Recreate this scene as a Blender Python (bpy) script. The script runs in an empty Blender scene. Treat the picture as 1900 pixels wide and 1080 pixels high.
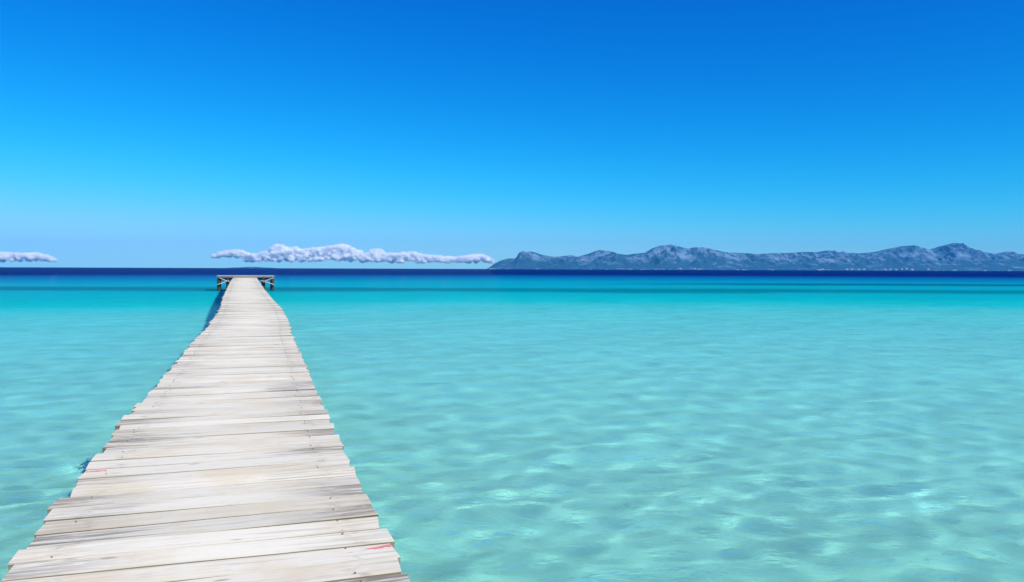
import bpy, bmesh, math, random
import numpy as np
from mathutils import Matrix, Vector

random.seed(7)
rng = np.random.default_rng(11)
sc = bpy.context.scene
COL = sc.collection
R = math.radians

# ------------------------------------------------------------------ camera
F_PX = 1478.0                       # 28 mm lens expressed in photo pixels (1900 wide)
CAM_Z = 1.6
cam = bpy.data.cameras.new('camera')
cam.lens = 28.0
cam.sensor_width = 36.0
cam.clip_start = 0.05
cam.clip_end = 120000.0
cam_ob = bpy.data.objects.new('camera', cam)
COL.objects.link(cam_ob)
cam_ob.matrix_world = (Matrix.Translation((0, 0, CAM_Z)) @ Matrix.Rotation(R(90 - 1.59), 4, 'X')
                       @ Matrix.Rotation(R(0.21), 4, 'Z'))
sc.camera = cam_ob

# ------------------------------------------------------------------ sky and sun
SUN_AZ, SUN_EL = 131.0, 45.0        # azimuth clockwise from the view direction (+Y)
world = bpy.data.worlds.new('World')
sc.world = world
world.use_nodes = True
wn, wl = world.node_tree.nodes, world.node_tree.links
bg = wn['Background']
sky = wn.new('ShaderNodeTexSky')
sky.sky_type = 'NISHITA'
sky.sun_disc = False
sky.sun_elevation = R(SUN_EL)
sky.sun_rotation = R(SUN_AZ)
sky.altitude = 0
sky.air_density = 1.0
sky.dust_density = 0.0
sky.ozone_density = 10.0
# deep, saturated film-like grade of the clear sky: power and gain per channel
sep = wn.new('ShaderNodeSeparateColor')
comb = wn.new('ShaderNodeCombineColor')
wl.new(sky.outputs[0], sep.inputs[0])
for ch, (p, g) in enumerate(((3.8, 8.2), (1.55, 1.90), (0.9, 1.42))):
    a = wn.new('ShaderNodeMath'); a.operation = 'MULTIPLY'; a.inputs[1].default_value = 0.1
    b = wn.new('ShaderNodeMath'); b.operation = 'POWER'; b.inputs[1].default_value = p
    c = wn.new('ShaderNodeMath'); c.operation = 'MULTIPLY'; c.inputs[1].default_value = g * 10
    wl.new(sep.outputs[ch], a.inputs[0]); wl.new(a.outputs[0], b.inputs[0])
    wl.new(b.outputs[0], c.inputs[0])
    if ch == 0:      # soft shoulder keeps the horizon blue
        q = wn.new('ShaderNodeMath'); q.operation = 'MULTIPLY'; q.inputs[1].default_value = 1 / 3.6
        r_ = wn.new('ShaderNodeMath'); r_.operation = 'MULTIPLY_ADD'; r_.inputs[2].default_value = 1.0
        t_ = wn.new('ShaderNodeMath'); t_.operation = 'SQRT'
        u_ = wn.new('ShaderNodeMath'); u_.operation = 'DIVIDE'
        wl.new(c.outputs[0], q.inputs[0]); wl.new(q.outputs[0], r_.inputs[0]); wl.new(q.outputs[0], r_.inputs[1])
        wl.new(r_.outputs[0], t_.inputs[0]); wl.new(c.outputs[0], u_.inputs[0]); wl.new(t_.outputs[0], u_.inputs[1])
        c = u_
    if ch == 1:
        q = wn.new('ShaderNodeMath'); q.operation = 'MULTIPLY'; q.inputs[1].default_value = 1 / 8.2
        r_ = wn.new('ShaderNodeMath'); r_.operation = 'POWER'; r_.inputs[1].default_value = 4.0
        r2_ = wn.new('ShaderNodeMath'); r2_.operation = 'ADD'; r2_.inputs[1].default_value = 1.0
        t_ = wn.new('ShaderNodeMath'); t_.operation = 'POWER'; t_.inputs[1].default_value = .25
        u_ = wn.new('ShaderNodeMath'); u_.operation = 'DIVIDE'
        wl.new(c.outputs[0], q.inputs[0]); wl.new(q.outputs[0], r_.inputs[0]); wl.new(r_.outputs[0], r2_.inputs[0])
        wl.new(r2_.outputs[0], t_.inputs[0]); wl.new(c.outputs[0], u_.inputs[0]); wl.new(t_.outputs[0], u_.inputs[1])
        c = u_
    wl.new(c.outputs[0], comb.inputs[ch])
wl.new(comb.outputs[0], bg.inputs[0])
bg.inputs[1].default_value = 0.1

sun = bpy.data.lights.new('sun', 'SUN')
sun.energy = 5.0
sun.angle = R(0.53)
sun.color = (1.0, 0.94, 0.82)
sun.cycles.is_caustics_light = True
sun_ob = bpy.data.objects.new('sun', sun)
COL.objects.link(sun_ob)
S = Vector((math.sin(R(SUN_AZ)) * math.cos(R(SUN_EL)), math.cos(R(SUN_AZ)) * math.cos(R(SUN_EL)), math.sin(R(SUN_EL))))
sun_ob.rotation_euler = S.to_track_quat('Z', 'Y').to_euler()
sun_ob.location = (40, -20, 60)

vs = sc.view_settings
vs.view_transform = 'Standard'
vs.look = 'None'
vs.exposure = 0.0
vs.gamma = 1.0
vs.use_curve_mapping = False
cy = sc.cycles
cy.use_denoising = True
cy.max_bounces = 130
cy.transmission_bounces = 8
cy.volume_bounces = 120
cy.sample_clamp_indirect = 8.0
cy.diffuse_bounces = 4
cy.glossy_bounces = 4

# ------------------------------------------------------------------ helpers
def tag(o, label=None, cat=None, group=None, kind=None):
    if label: o['label'] = label
    if cat: o['category'] = cat
    if group: o['group'] = group
    if kind: o['kind'] = kind
    return o

def mesh_obj(name, verts, faces, mat=None, parent=None, smooth=False):
    m = bpy.data.meshes.new(name)
    m.from_pydata([tuple(v) for v in verts], [], [tuple(f) for f in faces])
    m.update()
    if smooth:
        m.polygons.foreach_set('use_smooth', [True] * len(m.polygons))
    return link(name, m, mat, parent)

def link(name, m, mat=None, parent=None):
    if mat and not m.materials: m.materials.append(mat)
    o = bpy.data.objects.new(name, m)
    COL.objects.link(o)
    if parent: o.parent = parent
    return o

def grid_obj(name, X, Y, Z, mat, smooth=True):
    ny, nx = X.shape
    V = np.stack([X, Y, Z], -1).reshape(-1, 3).astype(np.float32)
    a = np.arange(nx * ny, dtype=np.int32).reshape(ny, nx)
    F = np.stack([a[:-1, :-1], a[:-1, 1:], a[1:, 1:], a[1:, :-1]], -1).reshape(-1, 4)
    m = bpy.data.meshes.new(name)
    m.vertices.add(len(V)); m.vertices.foreach_set('co', V.ravel())
    m.loops.add(F.size); m.loops.foreach_set('vertex_index', F.ravel())
    m.polygons.add(len(F))
    m.polygons.foreach_set('loop_start', np.arange(0, F.size, 4, dtype=np.int32))
    m.polygons.foreach_set('use_smooth', np.full(len(F), smooth))
    m.update(calc_edges=True)
    return link(name, m, mat)

def vnoise(x, y, seed=0):
    """smooth value noise, vectorised, range about -1..1"""
    xi, yi = np.floor(x).astype(np.int64), np.floor(y).astype(np.int64)
    fx, fy = x - xi, y - yi
    fx, fy = fx * fx * fx * (fx * (fx * 6 - 15) + 10), fy * fy * fy * (fy * (fy * 6 - 15) + 10)
    def h(i, j):
        n = (i * 374761393 + j * 668265263 + seed * 974634777) & 0x7fffffff
        n = ((n ^ (n >> 13)) * 1274126177) & 0x7fffffff
        return ((n ^ (n >> 16)) & 0xffff) / 32767.5 - 1
    return (h(xi, yi) * (1 - fx) + h(xi + 1, yi) * fx) * (1 - fy) + (h(xi, yi + 1) * (1 - fx) + h(xi + 1, yi + 1) * fx) * fy

def fbm(x, y, oct=4, seed=0, ridged=False):
    t, a = 0, 1.0
    for o in range(oct):
        n = vnoise(x * 2 ** o, y * 2 ** o, seed + o)
        t = t + a * ((1 - 2 * np.abs(n)) if ridged else n)
        a *= 0.5
    return t

def graded(lo, hi, core, step, r):
    """symmetric coordinates: uniform step within +-core, then growing in proportion, then fast"""
    c = [0.0]
    while c[-1] < hi * .88:
        x = c[-1]
        s = step * max(1.0, x / core)
        if x > r: s = max(s, x * 0.13)
        c.append(x + s)
    c.append(hi)
    c = np.array(c)
    return c

class NT:
    """tiny node-tree builder"""
    def __init__(self, name):
        self.m = bpy.data.materials.new(name); self.m.use_nodes = True
        self.t = self.m.node_tree; self.n = self.t.nodes; self.l = self.t.links
        self.bsdf = self.n['Principled BSDF']; self.out = self.n['Material Output']
    def new(self, kind, **kw):
        nd = self.n.new('ShaderNode' + kind)
        for k, v in kw.items():
            setattr(nd, k, v)
        return nd
    def put(self, sock, v):
        if hasattr(v, 'is_linked') or isinstance(v, bpy.types.NodeSocket): self.l.new(v, sock)
        else: sock.default_value = v
    def math(self, op, a, b=None, c=None, clamp=False):
        nd = self.new('Math', operation=op); nd.use_clamp = clamp
        self.put(nd.inputs[0], a)
        if b is not None: self.put(nd.inputs[1], b)
        if c is not None: self.put(nd.inputs[2], c)
        return nd.outputs[0]
    def vmath(self, op, a, b=None):
        nd = self.new('VectorMath', operation=op)
        self.put(nd.inputs[0], a)
        if b is not None: self.put(nd.inputs[1], b)
        return nd.outputs[0]
    def noise(self, vec, scale, detail=3.0, rough=0.55, dist=0.0):
        nd = self.new('TexNoise')
        self.put(nd.inputs['Vector'], vec); nd.inputs['Scale'].default_value = scale
        nd.inputs['Detail'].default_value = detail; nd.inputs['Roughness'].default_value = rough
        nd.inputs['Distortion'].default_value = dist
        return nd.outputs[0]
    def ramp(self, fac, stops, interp='LINEAR'):
        nd = self.new('ValToRGB'); cr = nd.color_ramp; cr.interpolation = interp
        while len(cr.elements) < len(stops): cr.elements.new(0.5)
        for e, (p, col) in zip(cr.elements, stops):
            e.position = p
            e.color = (*col, 1) if isinstance(col, (tuple, list)) else (col, col, col, 1)
        self.put(nd.inputs[0], fac)
        return nd.outputs[0]
    def rng(self, v, a, b, c=0.0, d=1.0, smooth=True):
        nd = self.new('MapRange'); nd.interpolation_type = 'SMOOTHSTEP' if smooth else 'LINEAR'
        self.put(nd.inputs[0], v)
        for i, q in enumerate((a, b, c, d)): nd.inputs[1 + i].default_value = q
        return nd.outputs[0]
    def mix(self, fac, a, b, mode='MIX'):
        nd = self.new('Mix', data_type='RGBA', blend_type=mode)
        self.put(nd.inputs[0], fac)
        for s, v in ((nd.inputs[6], a), (nd.inputs[7], b)):
            if isinstance(v, tuple): s.default_value = (*v, 1)
            else: self.put(s, v)
        return nd.outputs[2]
    def bump(self, h, strength, dist, normal=None):
        nd = self.new('Bump'); nd.inputs['Strength'].default_value = strength; nd.inputs['Distance'].default_value = dist
        self.put(nd.inputs['Height'], h)
        if normal is not None: self.put(nd.inputs['Normal'], normal)
        return nd.outputs[0]

# ------------------------------------------------------------------ materials
def mat_wood(name, white, cream, grey, dark, weathered=0.5):
    k = NT(name)
    tc = k.new('TexCoord'); oi = k.new('ObjectInfo')
    off = k.new('CombineXYZ')
    k.put(off.inputs[0], k.math('MULTIPLY', oi.outputs['Random'], 91.0))
    k.put(off.inputs[1], k.math('MULTIPLY', oi.outputs['Random'], 37.0))
    k.put(off.inputs[2], k.math('MULTIPLY', oi.outputs['Random'], 53.0))
    p = k.vmath('ADD', tc.outputs['Object'], off.outputs[0])
    long_ = k.vmath('MULTIPLY', p, (1.7, 30.0, 20.0))
    fine = k.vmath('MULTIPLY', p, (4.5, 150.0, 60.0))
    n_big = k.noise(p, 2.2, 3, .6)
    n_grain = k.noise(long_, 1.0, 5, .62, .35)
    n_fine = k.noise(fine, 1.0, 4, .6, .25)
    n_spot = k.noise(k.vmath('MULTIPLY', p, (9.0, 26.0, 9.0)), 1.0, 4, .7)
    x = k.new('SeparateXYZ'); k.put(x.inputs[0], tc.outputs['Object'])
    at_l = k.new('Attribute', attribute_type='OBJECT', attribute_name='wear_a')
    at_r = k.new('Attribute', attribute_type='OBJECT', attribute_name='wear_b')
    at_t = k.new('Attribute', attribute_type='OBJECT', attribute_name='tone')
    wob = k.math('MULTIPLY_ADD', k.math('SUBTRACT', n_grain, .5), 1.3, 0.0)
    xs = k.math('ADD', x.outputs[0], wob)
    ml = k.math('MULTIPLY', k.rng(k.math('MULTIPLY', xs, -1.0), .12, .78), at_l.outputs['Fac'])
    mr = k.math('MULTIPLY', k.rng(xs, .12, .78), at_r.outputs['Fac'])
    wear = k.math('MAXIMUM', ml, mr)
    wear = k.math('MULTIPLY', wear, k.rng(k.math('MULTIPLY_ADD', k.math('SUBTRACT', n_fine, .5), .7, n_grain), .34, .62), clamp=True)
    streak = k.rng(n_grain, .50, .78)
    warm = k.math('MULTIPLY_ADD', k.math('FRACT', k.math('MULTIPLY', oi.outputs['Random'], 17.3)), .26, k.math('SUBTRACT', n_big, .13))
    base = k.mix(k.rng(warm, .44, .74), white, cream)
    base = k.mix(k.math('MULTIPLY', streak, .75), base, grey)
    base = k.mix(k.math('MULTIPLY', wear, .92), base, dark)
    # dark hairline checks along the grain
    chk = k.rng(n_fine, .64, .74)
    base = k.mix(k.math('MULTIPLY', chk, .62), base, (dark[0] * .6, dark[1] * .55, dark[2] * .5))
    # flaking bleached specks and grime spots
    base = k.mix(k.math('MULTIPLY', k.rng(n_spot, .60, .74), .45), base, grey)
    base = k.mix(k.math('MULTIPLY', k.rng(n_spot, .40, .28), .6), base, (.86, .83, .75))
    ax_ = k.math('ABSOLUTE', k.math('SUBTRACT', k.math('ABSOLUTE', x.outputs[0]), .62))
    st = k.math('MULTIPLY', k.rng(ax_, .075, .01), k.rng(n_spot, .50, .66))
    base = k.mix(k.math('MULTIPLY', st, .6), base, (.36, .27, .19))
    # knots
    vo = k.new('TexVoronoi'); k.put(vo.inputs['Vector'], k.vmath('MULTIPLY', p, (1.6, 5.5, 1.0))); vo.inputs['Scale'].default_value = 1.25
    vo.inputs['Randomness'].default_value = 1.0
    kn = k.rng(vo.outputs['Distance'], .045, .10, 1.0, 0.0)
    base = k.mix(k.math('MULTIPLY', kn, .55), base, (dark[0] * .75, dark[1] * .62, dark[2] * .5))
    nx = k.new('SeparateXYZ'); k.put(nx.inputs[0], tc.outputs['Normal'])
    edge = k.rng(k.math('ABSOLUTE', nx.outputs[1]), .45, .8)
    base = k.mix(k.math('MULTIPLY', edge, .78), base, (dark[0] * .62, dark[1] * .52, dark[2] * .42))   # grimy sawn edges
    tone = k.new('MixRGB')
    tone.blend_type = 'MULTIPLY'; tone.inputs[0].default_value = 1
    k.put(tone.inputs[1], base)
    cc = k.new('CombineColor')
    for i, w_ in enumerate((1.0, 1.0, 1.0)): k.put(cc.inputs[i], at_t.outputs['Fac'])
    k.put(tone.inputs[2], cc.outputs[0])
    k.l.new(tone.outputs[0], k.bsdf.inputs['Base Color'])
    k.bsdf.inputs['Roughness'].default_value = .82
    k.bsdf.inputs['Specular IOR Level'].default_value = .25
    h = k.math('ADD', k.math('MULTIPLY', n_grain, .7), k.math('MULTIPLY', n_fine, .45))
    k.l.new(k.bump(h, .5, .006), k.bsdf.inputs['Normal'])
    return k.m

M_PLANK = mat_wood('bleached_plank_wood', (.83, .78, .61), (.77, .68, .48), (.50, .46, .375), (.21, .185, .145))
M_PALE = mat_wood('pale_timber', (.72, .68, .62), (.62, .55, .46), (.45, .42, .39), (.25, .22, .19))

def mat_simple(name, col, rough, var=.25, scale=8.0, bumpd=.01):
    k = NT(name)
    tc = k.new('TexCoord')
    n = k.noise(tc.outputs['Object'], scale, 4, .6)
    lo = tuple(c * (1 - var) for c in col); hi = tuple(min(1, c * (1 + var)) for c in col)
    k.l.new(k.ramp(n, [(.3, lo), (.7, hi)]), k.bsdf.inputs['Base Color'])
    k.bsdf.inputs['Roughness'].default_value = rough
    k.l.new(k.bump(n, .5, bumpd), k.bsdf.inputs['Normal'])
    return k.m

M_PILE = mat_simple('dark_piling_wood', (.055, .045, .035), .7, .4, 9)
M_STRINGER = mat_simple('grey_beam_wood', (.30, .27, .24), .8, .3, 6)
M_NAIL = mat_simple('rusty_nail', (.20, .155, .125), .6, .4, 60, .001)
def mat_red():
    k = NT('worn_red_paint')
    tc = k.new('TexCoord')
    n = k.noise(k.vmath('MULTIPLY', tc.outputs['Object'], (14.0, 130.0, 1.0)), 1.0, 4, .7)
    k.l.new(k.ramp(n, [(.36, (.66, .13, .15)), (.52, (.70, .24, .23)), (.62, (.76, .58, .48))]), k.bsdf.inputs['Base Color'])
    k.bsdf.inputs['Roughness'].default_value = .85
    return k.m
M_RED = mat_red()

# ------------------------------------------------------------------ the seabed
def bed_depth(y):
    return np.interp(y, [-50, 0, 10, 30, 60, 120, 300, 2000, 11000], [.36, .38, .45, .8, 1.3, 2.2, 7, 14, 16])

def mat_bed():
    k = NT('sand_seabed')
    geo = k.new('NewGeometry'); P = geo.outputs['Position']
    s = k.new('SeparateXYZ'); k.put(s.inputs[0], P)
    big = k.noise(P, .35, 4, .6); mid = k.noise(P, 1.8, 4, .65, .4); fine = k.noise(P, 14, 3, .6)
    sand = k.mix(k.rng(big, .35, .68), (.84, .80, .70), (.90, .865, .77))
    sand = k.mix(k.math('MULTIPLY', k.rng(mid, .42, .7), .5), sand, (.97, .92, .74))
    sand = k.mix(k.math('MULTIPLY', k.rng(mid, .48, .28), .4), sand, (.58, .56, .45))
    # strips of seagrass lying along the shore
    wob = k.noise(k.vmath('MULTIPLY', P, (.035, .05, 0)), 1.0, 4, .65)
    yw = k.math('ADD', s.outputs[1], k.math('MULTIPLY', k.math('SUBTRACT', wob, .5), 15.0))
    b1 = k.math('MULTIPLY', k.rng(yw, 53, 60), k.rng(yw, 72, 63))
    b2 = k.math('MULTIPLY', k.math('MULTIPLY', k.rng(yw, 81, 88), k.rng(yw, 101, 92)), k.rng(s.outputs[0], 0, 35))
    grass = k.math('MAXIMUM', k.math('MULTIPLY', b1, .5), k.math('MULTIPLY', b2, .6))
    col = k.mix(grass, sand, (.04, .09, .11))
    k.l.new(col, k.bsdf.inputs['Base Color'])
    k.bsdf.inputs['Roughness'].default_value = .95
    k.bsdf.inputs['Specular IOR Level'].default_value = 0.0
    wv = k.new('TexWave'); k.put(wv.inputs['Vector'], P); wv.inputs['Scale'].default_value = 1.6
    wv.inputs['Distortion'].default_value = 6.0; wv.inputs['Detail'].default_value = 2; wv.bands_direction = 'DIAGONAL'
    h = k.math('ADD', k.math('MULTIPLY', wv.outputs['Fac'], .6), k.math('MULTIPLY', fine, .3))
    k.l.new(k.bump(h, .35, .03), k.bsdf.inputs['Normal'])
    return k.m

ax = graded(0, 9200, 15, .5, 80)
ay = graded(0, 9200, 15, .45, 120)
X, Y = np.meshgrid(np.concatenate([-ax[:0:-1], ax]), np.concatenate([-ay[:0:-1], ay]))
near = np.clip(1 - np.hypot(X, Y) / 300, 0, 1)
Z = -bed_depth(Y) + near * (.10 * fbm(X / 7, Y / 7, 3, 5) + .05 * fbm(X / 2.1, Y / 2.1, 2, 9))
bed = grid_obj('seabed', X, Y, Z, mat_bed())
tag(bed, 'pale sandy seabed under the clear water', 'seabed', kind='structure')
bed.cycles.is_caustics_receiver = True

# ------------------------------------------------------------------ the water
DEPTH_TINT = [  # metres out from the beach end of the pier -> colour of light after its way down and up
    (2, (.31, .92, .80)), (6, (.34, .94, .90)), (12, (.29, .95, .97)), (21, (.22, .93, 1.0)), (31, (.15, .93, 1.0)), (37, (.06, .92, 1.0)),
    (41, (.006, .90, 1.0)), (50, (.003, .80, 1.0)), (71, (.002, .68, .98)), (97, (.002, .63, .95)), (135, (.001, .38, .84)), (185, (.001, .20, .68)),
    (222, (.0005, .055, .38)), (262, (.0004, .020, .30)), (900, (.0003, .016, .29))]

def mat_water():
    k = NT('clear_sea_water')
    k.n.remove(k.bsdf)
    geo = k.new('NewGeometry'); P = geo.outputs['Position']
    s = k.new('SeparateXYZ'); k.put(s.inputs[0], P)
    wob = k.noise(k.vmath('MULTIPLY', P, (.035, .12, 0)), 1.0, 4, .6)
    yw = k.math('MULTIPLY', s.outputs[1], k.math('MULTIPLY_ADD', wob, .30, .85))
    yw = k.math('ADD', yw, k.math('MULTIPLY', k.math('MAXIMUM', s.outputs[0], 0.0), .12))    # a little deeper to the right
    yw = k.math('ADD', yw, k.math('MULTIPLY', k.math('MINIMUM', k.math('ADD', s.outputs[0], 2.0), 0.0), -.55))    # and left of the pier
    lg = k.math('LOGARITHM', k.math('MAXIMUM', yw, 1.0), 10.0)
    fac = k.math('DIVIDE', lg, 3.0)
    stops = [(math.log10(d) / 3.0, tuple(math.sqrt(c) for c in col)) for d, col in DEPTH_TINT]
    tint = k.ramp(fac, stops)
    p2 = k.vmath('MULTIPLY', P, (1.0, 1.35, 1.0))
    r1 = k.noise(p2, 2.2, 3, .55, .4); r2 = k.noise(p2, 7.5, 3, .6, .3)
    h = k.math('ADD', k.math('MULTIPLY', r1, 1.0), k.math('MULTIPLY', r2, .5))
    nrm = k.bump(h, 1.0, .095)
    fr = k.new('Fresnel'); fr.inputs['IOR'].default_value = 1.333; k.put(fr.inputs['Normal'], nrm)
    rf = k.new('BsdfRefraction'); rf.inputs['IOR'].default_value = 1.333; rf.inputs['Roughness'].default_value = 0.0
    k.put(rf.inputs['Color'], tint); k.put(rf.inputs['Normal'], k.bump(h, 1.0, .022))
    gl = k.new('BsdfGlossy'); gl.inputs['Roughness'].default_value = .02; k.put(gl.inputs['Normal'], nrm)
    gl.inputs['Color'].default_value = (.78, .92, 1, 1)
    mx = k.new('MixShader')
    k.put(mx.inputs[0], k.math('MULTIPLY', fr.outputs[0], k.rng(yw, 36, 46, .46, .12)))   # wave slopes and a polariser keep reflection low
    k.l.new(rf.outputs[0], mx.inputs[1]); k.l.new(gl.outputs[0], mx.inputs[2])
    k.l.new(mx.outputs[0], k.out.inputs['Surface'])
    return k.m

ax = graded(0, 9200, 4, .045, 60)
ay = graded(0, 9200, 5, .04, 110)
by = np.array([-9200, -4000, -1500, -600, -250, -100, -45, -20, -10, -6, -4, -2.5, -1.5, -.8, -.3])
xs_ = np.concatenate([-ax[:0:-1], ax]); ys_ = np.concatenate([by, ay[ay < .01], ay[ay > 1.2]])
X, Y = np.meshgrid(xs_, ys_)
sx = np.gradient(xs_); sy = np.gradient(ys_)
SP = np.maximum(*np.meshgrid(sx, sy))
Z = np.zeros_like(X)
for L in np.geomspace(.20, 2.0, 30):
    a = rng.normal(R(62), R(58)); ph = rng.uniform(0, 6.28); kk = 2 * math.pi / L
    w = np.clip((L / SP - 3) / 4, 0, 1)
    gx = vnoise(X / (5 * L) + ph, Y / (5 * L) + ph * 3, int(L * 97)) * .22 + .9      # wave groups
    Z += w * gx * .0033 * L ** .72 * np.sin(kk * (X * math.cos(a) + Y * math.sin(a)) + ph + 1.1 * vnoise(X / (3 * L), Y / (3 * L), int(L * 31)))
sea = grid_obj('sea', X, Y, Z, mat_water())
tag(sea, 'clear turquoise shallow sea deepening to navy at the horizon', 'sea', kind='structure')
sea.cycles.is_caustics_caster = True

# ------------------------------------------------------------------ far mountains
RIDGE = [(880, 503), (903, 500), (910.5, 497), (918, 490), (929, 484), (942, 480), (956.6, 480), (963, 469.5), (971, 466.3), (977, 469), (984, 467),
 (994.7, 469.5), (1005, 473.4), (1031, 476.8), (1058, 474), (1071, 476.8), (1089, 471.6), (1110, 464.7), (1131, 466.8), (1142, 471.6),
 (1158, 474.2), (1173, 471.6), (1197, 469.5), (1210, 461.6), (1223, 456.8), (1244, 454.7), (1255, 456.8), (1268, 461), (1276, 464),
 (1283, 460), (1300, 460), (1316, 464), (1331, 469), (1360, 469.5), (1392, 470.8), (1400, 472), (1426, 470.8), (1460, 470), (1487, 468),
 (1513, 469), (1531, 465.5), (1558, 469), (1592, 470.8), (1623, 468), (1644, 463), (1676, 457), (1697, 461), (1716, 464.7), (1729, 461),
 (1752, 456), (1768, 451.6), (1779, 454), (1794, 461.6), (1810, 466.8), (1831, 472), (1845, 471.6), (1866, 467.4), (1884, 470.8),
 (1900, 472.6), (1960, 476), (2030, 468), (2100, 474), (2200, 470), (2300, 482), (2420, 492), (2500, 506)]
RP = np.array(RIDGE)
Y_SHORE, Y_RIDGE = 7350.0, 8150.0
def ridge_h(x):
    px = 950 + F_PX * x / Y_RIDGE
    yy = np.interp(px, RP[:, 0], RP[:, 1])
    return (499 + (px - 950) * .00368 - yy) / F_PX * Y_RIDGE
mx_ = np.arange(-520, 8600, 11.0); my_ = np.concatenate([np.arange(7150, 8300, 14.0), np.arange(8300, 9150, 45.0)])
X, Y = np.meshgrid(mx_, my_)
yr = Y_RIDGE + 0 * X
ysh = Y_SHORE + 110 * fbm(X / 900, 0 * X, 3, 3)
v = (Y - ysh) / (yr - ysh)
spur = fbm(X / 420 + .35 * fbm(X / 300, Y / 300, 2, 41), Y / 900, 4, 21, ridged=True)
gul = fbm(X / 130, Y / 380, 4, 33, ridged=True)
Hx = ridge_h(X + 130 * (1 - v) * vnoise(X / 500, Y / 700, 55))
H0 = ridge_h(X)
up = np.clip(v, 0, 1)
shape = np.where(v < 1, up ** 1.25, np.clip(1 - (v - 1) * 1.3, 0, 1))
mixr = up ** 2
Zm = (H0 * mixr + Hx * (1 - mixr)) * shape
mod = 4 * up * (1 - up) + .10
Zm = Zm * (1 + mod * (.36 * spur + .17 * gul))
Zm += np.clip(v * 14, 0, 1) * 5 + 4 * gul * np.clip(v * 6, 0, 1) * np.clip(H0 / 40, 0, 1) * np.clip(1 - up, 0, 1)
Zm = np.minimum(Zm, H0 * 1.015 + 1)
Zm = np.where((v <= 0) | (H0 <= 0), -12 + 0 * Zm, np.maximum(Zm, -12))

def mat_mountain():
    k = NT('haze_blued_limestone_scrub')
    geo = k.new('NewGeometry'); P = geo.outputs['Position']
    s = k.new('SeparateXYZ'); k.put(s.inputs[0], geo.outputs['Normal'])
    sp = k.new('SeparateXYZ'); k.put(sp.inputs[0], P)
    n1 = k.noise(P, .006, 5, .62); n2 = k.noise(P, .017, 4, .6)
    rock = k.mix(k.rng(n2, .35, .65), (.135, .23, .325), (.245, .345, .44))  # rock and scrub blued: part of the distance haze is painted into their colour
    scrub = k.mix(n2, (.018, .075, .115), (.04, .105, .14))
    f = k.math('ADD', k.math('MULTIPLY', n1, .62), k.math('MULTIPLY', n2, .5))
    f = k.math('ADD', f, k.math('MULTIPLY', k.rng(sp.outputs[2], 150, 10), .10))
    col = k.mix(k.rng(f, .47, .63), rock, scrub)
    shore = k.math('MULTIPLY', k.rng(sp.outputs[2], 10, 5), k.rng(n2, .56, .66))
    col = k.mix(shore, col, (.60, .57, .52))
    k.l.new(col, k.bsdf.inputs['Base Color'])
    k.bsdf.inputs['Roughness'].default_value = 1.0
    k.bsdf.inputs['Specular IOR Level'].default_value = 0.0
    k.l.new(k.bump(n2, .35, 12.0), k.bsdf.inputs['Normal'])
    return k.m
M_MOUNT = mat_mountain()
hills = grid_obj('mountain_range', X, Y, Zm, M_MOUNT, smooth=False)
tag(hills, 'hazy blue limestone mountain range across the bay', 'mountains', kind='structure')

# low headland barely above the horizon beyond the pier head
ix = np.linspace(-3190, -2630, 50); iy = np.linspace(8750, 9150, 16)
X, Y = np.meshgrid(ix, iy)
e = np.clip(1 - ((X + 2910) / 270) ** 2, 0, 1) * np.clip(1 - ((Y - 8950) / 190) ** 2, 0, 1)
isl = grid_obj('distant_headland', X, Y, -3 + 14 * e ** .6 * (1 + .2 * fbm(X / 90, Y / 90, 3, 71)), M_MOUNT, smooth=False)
tag(isl, 'low distant headland on the horizon beyond the pier head', 'headland', kind='structure')

# ------------------------------------------------------------------ the pier
# centre line: metres out (y), sideways (x), height of the camera above the deck
PT = np.array([(-3, .80, 1.28), (0, -.184, 1.28), (3.33, -1.29, 1.28), (4.16, -1.57, 1.275), (5, -1.845, 1.26), (6.5, -2.33, 1.24), (10, -3.43, 1.225),
               (13.5, -4.55, 1.21), (16.6, -5.47, 1.175), (21.4, -7.02, 1.10), (27, -8.98, 1.05), (35, -11.72, .95), (44, -14.76, .84),
               (52, -17.45, .755), (57.5, -19.28, .70), (62, -20.78, .62)])
dd = np.linspace(-2.5, 61, 2600)
def smooth_interp(col):
    v_ = np.interp(dd, PT[:, 0], PT[:, col])
    kern = np.hanning(121); kern /= kern.sum()
    return np.convolve(np.pad(v_, 60, mode='reflect', reflect_type='odd'), kern, mode='valid')
cx, chd = smooth_interp(1), smooth_interp(2)
cz = CAM_Z - chd
arc = np.concatenate([[0], np.cumsum(np.hypot(np.diff(dd), np.diff(cx)))])
def on_deck(s):
    y = np.interp(s, arc, dd); x = np.interp(s, arc, cx); z = np.interp(s, arc, cz)
    y2 = np.interp(s + .4, arc, dd); x2 = np.interp(s + .4, arc, cx); z2 = np.interp(s + .4, arc, cz)
    y1 = np.interp(s - .4, arc, dd); x1 = np.interp(s - .4, arc, cx); z1 = np.interp(s - .4, arc, cz)
    t = Vector((x2 - x1, y2 - y1, z2 - z1)).normalized()
    return Vector((x, y, z)), t
def s_of_d(d): return float(np.interp(d, dd, arc))
def frame(P, t, roll=0.0, yaw=0.0):
    xax = t.cross(Vector((0, 0, 1))).normalized()
    zax = xax.cross(t).normalized()
    M = Matrix((xax, t, zax)).transposed().to_4x4()
    M.translation = P
    return M @ Matrix.Rotation(yaw, 4, 'Z') @ Matrix.Rotation(roll, 4, 'Y')
def photo_y(P): return 497 + F_PX * (CAM_Z - P.z) / max(P.y, .5)

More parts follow.
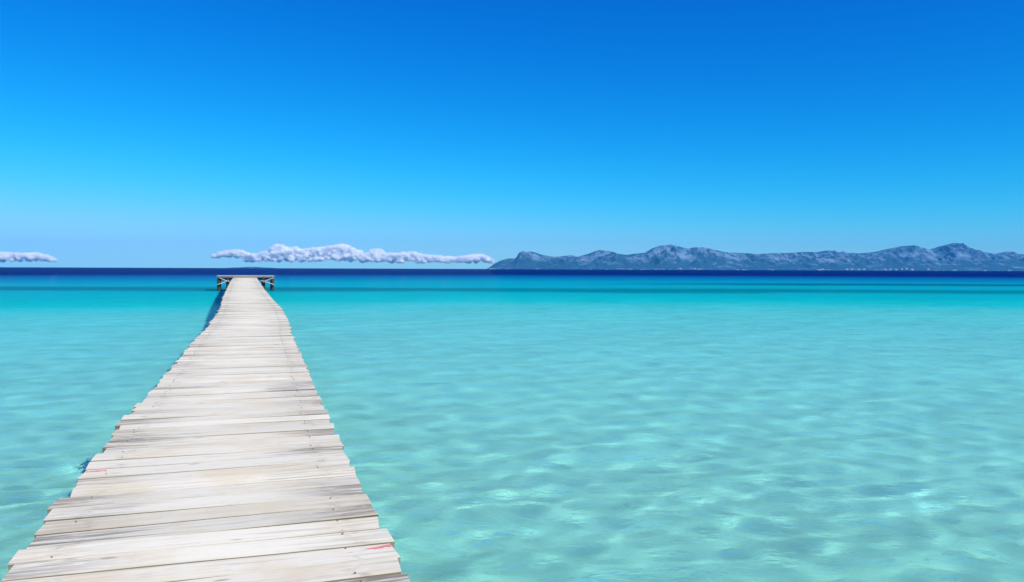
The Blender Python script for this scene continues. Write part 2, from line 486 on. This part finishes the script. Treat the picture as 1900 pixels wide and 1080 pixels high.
W = 1.60
PIER_S0, PIER_S1 = s_of_d(.4), s_of_d(57.4)
NPL = 299
PITCH = (PIER_S1 - PIER_S0) / NPL
P0, t0 = on_deck(PIER_S0)
pier = bpy.data.objects.new('wooden_pier', None)
COL.objects.link(pier)
pier.empty_display_size = .5
pier.location = (P0.x, P0.y, 0)
tag(pier, 'long bleached wooden plank pier running out over turquoise water to a raised T-shaped head', 'pier')
PIN = Matrix.Translation(-Vector(pier.location))

def plank_mesh(name, width, thick, seed, rings=(-.8, -.27, .27, .8), jit=.003):
    r = random.Random(seed)
    h = width / 2; c = .004
    prof = [(-h, -thick), (h, -thick), (h, -c), (h - c * 1.3, 0), (-h + c * 1.3, 0), (-h, -c)]
    V, F = [], []
    for i, x in enumerate(rings):
        end = i in (0, len(rings) - 1)
        sk = r.uniform(-.012, .012) if end else 0
        ay_, az_ = r.uniform(-jit, jit), r.uniform(-.0015, .0015)
        aw = 1 + r.uniform(-.012, .012)
        for (yy, zz) in prof:
            V.append((x + (sk * yy / h if end else 0) + (r.uniform(-.003, .003) if end else 0), yy * aw + ay_, zz + az_))
    n = len(prof)
    for i in range(len(rings) - 1):
        for j in range(n):
            a, b = i * n + j, i * n + (j + 1) % n
            F.append((a, b, b + n, a + n))
    F.append(tuple(range(n - 1, -1, -1))); F.append(tuple(range((len(rings) - 1) * n, len(rings) * n)))
    m = bpy.data.meshes.new(name)
    m.from_pydata(V, [], F)
    bm = bmesh.new(); bm.from_mesh(m); bmesh.ops.recalc_face_normals(bm, faces=bm.faces); bm.to_mesh(m); bm.free()
    return m

variants = []
for i in range(14):
    m = plank_mesh('plank', PITCH - random.choice((.009, .011, .013, .018)), .036, 100 + i)
    m.materials.append(M_PLANK)
    variants.append(m)

# weathered plank ends read off the photograph: photo row -> (left wear, right wear)
WORN_A = {1058: .85, 995: 1.0, 1025: .4, 944: 1.0, 902: .8, 870: .1, 845: .15, 822: 1.0, 780: .7, 760: .15, 722: 1.0, 700: .3, 679: .7, 655: .7, 640: .9, 622: .6}
WORN_B = {1070: 1.0, 1035: .1, 985: .3, 948: .9, 906: 1.0, 880: .5, 835: .85, 806: 1.0, 780: .2, 760: .2, 718: .9, 700: .2, 679: .7, 650: .5}
RED = [(884, 'a'), (748, 'b'), (1013, 'b')]
plank_at = []
for i in range(NPL):
    s_ = PIER_S0 + (i + .5) * PITCH
    P, t = on_deck(s_)
    yaw = random.gauss(0, .0045)
    roll = random.gauss(0, .004)
    la = W / 2 + random.gauss(0, .011) + (.03 if random.random() < .08 else 0) - .015
    lb = W / 2 + random.gauss(0, .009)
    sxl = (la + lb) / W; offx = (lb - la) / 2
    zo = random.gauss(0, .0022)
    M = frame(P, t, roll, yaw) @ Matrix.Translation((offx, random.gauss(0, .0012), zo)) @ Matrix.Scale(sxl, 4, (1, 0, 0))
    if random.random() < .5: M = M @ Matrix.Rotation(math.pi, 4, 'Z'); flip = True
    else: flip = False
    o = bpy.data.objects.new('plank', random.choice(variants))
    COL.objects.link(o)
    o.parent = pier
    o.matrix_local = PIN @ M
    wa, wb = random.betavariate(.9, 1.9), random.betavariate(.9, 2.1)
    fr_ = frame(P, t)
    ya, yb = photo_y(fr_ @ Vector((-.7, 0, 0))), photo_y(fr_ @ Vector((.7, 0, 0)))
    if 2.2 < P.y < 25:
        half = .55 * F_PX * 1.25 * PITCH / P.y ** 2
        for row, a_ in WORN_A.items():
            if abs(row - ya) < half: wa = a_
        for row, b_ in WORN_B.items():
            if abs(row - yb) < half: wb = b_
    o['wear_a'], o['wear_b'] = (wb, wa) if flip else (wa, wb)
    o['tone'] = min(1.06, max(.80, random.gauss(.96, .065)))
    plank_at.append((P, t, o, M, frame(P, t, roll, yaw) @ Matrix.Translation((0, 0, zo)), la, lb, (ya, yb)))

# red paint strokes at the ends of three planks
for row, side in RED:
    P, t, o, M, ft, la, lb, yl = min((q for q in plank_at if q[0].y > 2), key=lambda q: abs(q[7][side == 'b'] - row))
    x0, x1 = (-la + .012, -la + .125) if side == 'a' else (lb - .125, lb - .008)
    if row == 748: x0 = lb - .10
    n = 9; top, bot = [], []
    r = random.Random(row)
    for j in range(n):
        u = j / (n - 1)
        xx = x0 + (x1 - x0) * u
        taper = min(1, (1 - u if side == 'a' else u) * 2.2 + .18)
        yc = .035 + r.uniform(-.004, .004) + (.02 * u)
        top.append((xx, yc + .014 * taper + r.uniform(-.003, .003))); bot.append((xx, yc - .014 * taper + r.uniform(-.003, .003)))
    V = [(a, b, .0026) for a, b in top] + [(a, b, .0026) for a, b in bot] + [(a, b, .0004) for a, b in top] + [(a, b, .0004) for a, b in bot]
    Fc = []
    for j in range(n - 1):
        Fc.append((j, n + j, n + j + 1, j + 1)); Fc.append((2 * n + j, 2 * n + j + 1, 3 * n + j + 1, 3 * n + j))
        Fc.append((j, j + 1, 2 * n + j + 1, 2 * n + j)); Fc.append((n + j, 3 * n + j, 3 * n + j + 1, n + j + 1))
    pm = mesh_obj('paint_mark', V, Fc, M_RED)
    pm.parent = o
    pm.matrix_parent_inverse = Matrix.Identity(4)
    pm.matrix_local = M.inverted() @ ft
    pm['label'] = 'stroke of red paint on the plank end'

# nail heads in pairs near both ends of every plank (too small to pick apart)
V, Fc = [], []
for (P, t, o, M, ft, la, lb, yl) in plank_at:
    if P.y < 1: continue
    fm = PIN @ ft
    for xx in (-.64, .60):
        for yy in (-.055, .05):
            if random.random() < .5: continue
            c = (xx + random.gauss(0, .012), yy + random.gauss(0, .01))
            b0 = len(V); rad = random.uniform(.0035, .0052)
            for zz, rr in ((.0018, rad * 1.1), (.0055, rad)):
                for q in range(6):
                    a = q * math.pi / 3
                    V.append(fm @ Vector((c[0] + rr * math.cos(a), c[1] + rr * math.sin(a), zz)))
            Fc.append(tuple(b0 + 6 + q for q in range(6)))
            for q in range(6): Fc.append((b0 + q, b0 + (q + 1) % 6, b0 + 6 + (q + 1) % 6, b0 + 6 + q))
nails = mesh_obj('nail_heads', V, Fc, M_NAIL, pier)
nails['kind'] = 'stuff'

def beam(name, a, b, w, h, mat, parent, up=Vector((0, 0, 1)), jitter=.0):
    """squared timber from a to b with chamfered edges, in pier space"""
    a, b = Vector(a), Vector(b)
    t = (b - a).normalized()
    x = t.cross(up)
    if x.length < 1e-4: x = Vector((1, 0, 0))
    x.normalize(); z = x.cross(t)
    L = (b - a).length; c = min(w, h) * .10
    prof = [(-w / 2 + c, -h / 2), (w / 2 - c, -h / 2), (w / 2, -h / 2 + c), (w / 2, h / 2 - c), (w / 2 - c, h / 2), (-w / 2 + c, h / 2), (-w / 2, h / 2 - c), (-w / 2, -h / 2 + c)]
    # local: x along the length so the grain runs with it
    V = [(sgn * L / 2, p[0], p[1]) for sgn in (-1, 1) for p in prof]
    n = 8
    Fc = [(j, (j + 1) % n, n + (j + 1) % n, n + j) for j in range(n)] + [tuple(range(n - 1, -1, -1)), tuple(range(n, 2 * n))]
    o = mesh_obj(name, V, Fc, mat, parent)
    M = Matrix((t, -x, z)).transposed().to_4x4()
    M.translation = (a + b) / 2
    o.matrix_local = PIN @ M
    o['tone'] = 1.0; o['wear_a'] = random.random() * .6; o['wear_b'] = random.random() * .6
    return o

def pile(name, x, y, z0, z1, r0, mat, parent, tilt=(0, 0)):
    V, Fc = [], []
    zs = np.linspace(z0, z1, 6); n = 10
    rr = random.Random(int(x * 1000 + y * 77))
    for i, z in enumerate(zs):
        rad = r0 * (1.08 - .14 * i / 5) * (1 + rr.uniform(-.04, .04))
        ox, oy = tilt[0] * (z - z1), tilt[1] * (z - z1)
        for q in range(n):
            a = q * 2 * math.pi / n
            V.append((ox + rad * math.cos(a) * (1 + rr.uniform(-.03, .03)), oy + rad * math.sin(a) * (1 + rr.uniform(-.03, .03)), z))
    for i in range(5):
        for q in range(n):
            a, b = i * n + q, i * n + (q + 1) % n
            Fc.append((a, b, b + n, a + n))
    Fc.append(tuple(range(n - 1, -1, -1))); Fc.append(tuple(range(5 * n, 6 * n)))
    o = mesh_obj(name, V, Fc, mat, parent, smooth=False)
    o.matrix_local = PIN @ Matrix.Translation((x, y, 0))
    return o

# stringers, cap beams and pilings under the deck
NB = 24
sb = [PIER_S0 + .4 + (PIER_S1 - PIER_S0 - .8) * i / (NB - 1) for i in range(NB)]
for i, s_ in enumerate(sb):
    P, t = on_deck(s_)
    xax = t.cross(Vector((0, 0, 1))).normalized()
    top = P.z - .038 - .14
    c = Vector((P.x, P.y, top - .075))
    beam('cap_beam', c - xax * .78, c + xax * .78, .13, .15, M_STRINGER, pier)
    for sgn in (-1, 1):
        q = P + xax * sgn * .6
        pile('piling', q.x, q.y, -bed_depth(q.y) - .5, top - .151, .075, M_PILE, pier)
    if i:
        for off in (-.63, 0, .60):
            a = Pp + xp * off; b = P + xax * off
            beam('stringer', (a.x, a.y, a.z - .040 - .07), (b.x, b.y, b.z - .040 - .07), .07, .138, M_STRINGER, pier)
    Pp, xp = P, xax

# raised T-shaped head at the far end
PH, tH = on_deck(s_of_d(57.45))
tH = Vector((tH.x, tH.y, 0)).normalized()
xH = tH.cross(Vector((0, 0, 1))).normalized()
ZT = CAM_Z - .555
LH, DH = 3.92, 1.9
def hp(x, y, z): return PH + xH * (x + .06) + tH * y + Vector((0, 0, z - PH.z))
nb = 9
hb = plank_mesh('platform_board', DH / nb - .008, .04, 5, rings=(-LH / 2, -LH / 6, LH / 6, LH / 2))
hb.materials.append(M_PLANK)
for i in range(nb):
    o = bpy.data.objects.new('platform_board', hb); COL.objects.link(o); o.parent = pier
    Mx = Matrix((xH, tH, Vector((0, 0, 1)))).transposed().to_4x4(); Mx.translation = hp(random.gauss(0, .02), (i + .5) * DH / nb, ZT)
    o.matrix_local = PIN @ Mx
    o['wear_a'], o['wear_b'], o['tone'] = random.random() * .5, random.random() * .5, random.uniform(.9, 1.02)
for yy in (-.022, DH + .022):
    beam('fascia_board', hp(-LH / 2, yy, ZT - .055), hp(LH / 2, yy, ZT - .055), .04, .10, M_PALE, pier)
for xx in (-1.84, -1.24, 1.22, 1.84):
    beam('joist', hp(xx, .02, ZT - .115), hp(xx, DH - .02, ZT - .115), .10, .145, M_STRINGER, pier)
    for yy in (.16, DH - .16):
        q = hp(xx, yy, 0)
        pile('post', q.x, q.y, -bed_depth(q.y) - .5, ZT - .19, .125, M_PILE, pier)
for yy in (.16, DH - .16):
    for xa, xb in ((-1.70, -1.38), (-1.10, 1.08), (1.36, 1.70)):
        beam('cross_beam', hp(xa, yy, ZT - .265), hp(xb, yy, ZT - .265), .10, .15, M_PILE, pier)
for yy in (.03, DH - .03):
    s1 = -1 if yy < 1 else 1
    y_ = yy + s1 * .0
    for (xa, za, xb, zb) in ((-1.80, .90, -1.10, .58), (-1.94, .40, -1.14, .70), (1.06, .70, 1.96, .40), (1.20, .62, 1.92, .90)):
        y_ += s1 * .052
        beam('brace', hp(xa, y_, za), hp(xb, y_, zb), .045, .115, M_PALE, pier, up=tH)

# ------------------------------------------------------------------ buildings on the far shore
def terrain_z(x, y):
    i = int(np.clip(np.searchsorted(my_, y), 1, len(my_) - 1)); j = int(np.clip(np.searchsorted(mx_, x), 1, len(mx_) - 1))
    return max(Zm[i, j], Zm[i - 1, j - 1])
M_WALL = mat_simple('white_render', (.42, .42, .41), .9, .08, .2, .02)
def house(x, y, z, w, d, h, gable, rot, lab):
    V, Fc = [], []
    def box(x0, x1, y0, y1, z0, z1, roof):
        b = len(V)
        V.extend([(x0, y0, z0), (x1, y0, z0), (x1, y1, z0), (x0, y1, z0), (x0, y0, z1), (x1, y0, z1), (x1, y1, z1), (x0, y1, z1)])
        Fc.extend([(b, b + 1, b + 5, b + 4), (b + 1, b + 2, b + 6, b + 5), (b + 2, b + 3, b + 7, b + 6), (b + 3, b, b + 4, b + 7), (b + 3, b + 2, b + 1, b)])
        if roof:
            ym = (y0 + y1) / 2; V.extend([(x0, ym, z1 + roof), (x1, ym, z1 + roof)])
            Fc.extend([(b + 4, b + 5, b + 9, b + 8), (b + 6, b + 7, b + 8, b + 9), (b + 5, b + 6, b + 9), (b + 7, b + 4, b + 8)])
        else: Fc.append((b + 4, b + 5, b + 6, b + 7))
    box(-w / 2, w / 2, -d / 2, d / 2, -8, h, gable)
    box(-w * .2, w * .35, -d * .8, -d / 2 - .01, -8, h * .62, gable * .6)
    o = mesh_obj('waterfront_building', V, Fc, M_WALL)
    o.location = (x, y, z); o.rotation_euler = (0, 0, rot)
    tag(o, lab, 'building', 'white buildings along the far shore')
ORD = ['first', 'second', 'third', 'fourth', 'fifth', 'sixth', 'seventh', 'eighth', 'ninth', 'tenth']
ROWS = [(1571, 10.5, 4, 1.0, 'in the flat row left of the village'),
        (1642, 10.0, 6, 1.2, 'in the village below the second highest peak'),
        (1262, 26.0, 2, .8, 'in the loose row right of the headland')]
ALL = [(x0 + st * i, hh, 'tiny white building, %s from left, %s' % (ORD[i], where)) for x0, st, n, hh, where in ROWS for i in range(n)]
ALL += [(1722, 1.0, 'lone tiny white building on the far shore right of the village'), (1526, 1.0, 'lone tiny white building on the far shore left of both white rows')]
for px, hh, lab in ALL:
    for yy in np.arange(7100, 7700, 8):
        x = (px - 950) / F_PX * yy
        if terrain_z(x, yy) > 3: break
    yy += random.uniform(5, 25)
    x = (px - 950 + random.uniform(-.8, .8)) / F_PX * yy
    house(x, yy, min(terrain_z(x, yy), 14), random.uniform(14, 27), random.uniform(9, 13), random.uniform(4, 6.5) * hh, random.choice((0, 2.2, 2.6)), random.uniform(-.3, .3), lab)

# ------------------------------------------------------------------ clouds on the horizon (outside the haze)
def mat_cloud(name, dens):
    k = NT(name); k.n.remove(k.bsdf)
    v_ = k.new('VolumeScatter')
    v_.inputs['Color'].default_value = (1, 1, 1, 1)
    v_.inputs['Density'].default_value = dens
    v_.inputs['Anisotropy'].default_value = -.25
    k.l.new(v_.outputs[0], k.out.inputs['Volume'])
    return k.m
veil = mat_cloud('cloud_vapour', .010)
D_CL = 26000.0
def cloud(name, top, base, label, mat, depth=500, seed=1, vox=17, fluff=1.0):
    r = random.Random(seed)
    U = D_CL / F_PX
    tp = np.array(top)
    bm = bmesh.new()
    def ball(px, py, dy, rad, sz=1.0):
        yh = 499 + (px - 950) * .00368
        M = Matrix.Translation(((px - 950) * U, D_CL + dy, (yh - py) * U)) @ Matrix.Diagonal((rad * r.uniform(1., 1.35), rad, rad * sz, 1))
        bmesh.ops.create_icosphere(bm, subdivisions=2, radius=1, matrix=M)
    px = tp[0, 0]
    while px <= tp[-1, 0]:
        yt = np.interp(px, tp[:, 0], tp[:, 1]); H = base - yt
        if H > .8:
            rad = max(1.2, min(H * .5, r.uniform(2.6, 5.2)))
            ball(px, yt + rad, r.uniform(-.4, .4) * depth, rad * U)
            z = yt + rad
            while z < base - 2:
                rr = r.uniform(2.6, 5.0)
                ball(px + r.uniform(-5, 5), min(z, base - rr * .5), r.uniform(-.8, .8) * depth, rr * U, .8)
                z += r.uniform(3, 6)
            for _ in range(5):      # small puffs on the crown
                rr = r.uniform(1.0, 2.3)
                ball(px + r.uniform(-4, 4), yt + rr + r.uniform(-1.0, H * .5), -r.uniform(.2, 1.0) * depth * .8, rr * U)
        px += r.uniform(3.0, 5.0)
    m = bpy.data.meshes.new(name); bm.to_mesh(m); bm.free()
    o = link(name, m, mat)
    m.polygons.foreach_set('use_smooth', [True] * len(m.polygons))
    rm = o.modifiers.new('merge', 'REMESH'); rm.mode = 'VOXEL'; rm.voxel_size = vox; rm.use_smooth_shade = True
    sm = o.modifiers.new('soften', 'SMOOTH'); sm.factor = .5; sm.iterations = 7
    tx = bpy.data.textures.new(name + '_puff', 'CLOUDS'); tx.noise_scale = 95; tx.noise_depth = 3
    dm = o.modifiers.new('puff', 'DISPLACE'); dm.texture = tx; dm.texture_coords = 'LOCAL'; dm.strength = 70 * fluff; dm.mid_level = .5
    tx2 = bpy.data.textures.new(name + '_wisp', 'CLOUDS'); tx2.noise_scale = 38; tx2.noise_depth = 4
    d2 = o.modifiers.new('wisp', 'DISPLACE'); d2.texture = tx2; d2.texture_coords = 'LOCAL'; d2.strength = 24 * fluff; d2.mid_level = .5
    tag(o, label, 'cloud', 'clouds on the horizon')
    v_ = o.copy(); v_.data = m.copy(); v_.data.materials.clear(); v_.data.materials.append(veil)   # thin vapour round the core
    for key in ('label', 'category', 'group'): del v_[key]
    v_.name = 'cloud_veil'; COL.objects.link(v_); v_.parent = o
    sw = v_.modifiers.new('swell', 'DISPLACE'); sw.strength = 26; sw.mid_level = 0.0
    return o
M_CL = mat_cloud('cumulus', .05)
M_CL2 = mat_cloud('thin_cloud', .03)
cloud('cumulus_cloud', [(398, 472), (420, 465), (445, 463), (456, 468), (470, 472), (480, 476)], 478, 'small flat white cloud left of the main cloud bank above the pier head', M_CL2, 160, 3)
cloud('cumulus_cloud', [(455, 478), (480, 469), (505, 464), (512, 453), (522, 453), (535, 461), (548, 457), (560, 464), (580, 460), (600, 458), (625, 454), (641, 453),
                        (655, 460), (670, 468), (682, 474), (690, 480)], 485, 'tallest puffy white cloud bank on the horizon right of the pier head', M_CL, 110, 5)
cloud('cumulus_cloud', [(672, 476), (690, 463), (705, 462), (715, 470), (740, 470), (765, 467), (780, 472), (815, 475), (850, 477), (870, 473), (892, 471), (905, 477), (916, 484)],
      487, 'low puffy white cloud bank reaching right to the headland', M_CL, 110, 8)
cloud('cumulus_cloud', [(-60, 472), (0, 468), (40, 470), (70, 469), (92, 475), (102, 482)], 485, 'pale flat cloud at the far left of the horizon', M_CL2, 160, 12)

# ------------------------------------------------------------------ sea air
hz = NT('sea_haze'); hz.n.remove(hz.bsdf)
pv = hz.new('VolumePrincipled')
pv.inputs['Color'].default_value = (.06, .52, 1.0, 1)
pv.inputs['Density'].default_value = 5.2e-5
pv.inputs['Anisotropy'].default_value = 0.0
hz.l.new(pv.outputs[0], hz.out.inputs['Volume'])
b_, h_, zt, zb = 9300, 9300, 310.0, -20.0
V = [(-b_, -h_, zb), (b_, -h_, zb), (b_, h_, zb), (-b_, h_, zb), (-b_, -h_, zt), (b_, -h_, zt), (b_, h_, zt), (-b_, h_, zt)]
Fc = [(3, 2, 1, 0), (4, 5, 6, 7), (0, 1, 5, 4), (1, 2, 6, 5), (2, 3, 7, 6), (3, 0, 4, 7)]
haze = mesh_obj('haze', V, Fc, hz.m)
tag(haze, 'thin blue sea haze over the bay', 'haze', kind='stuff')
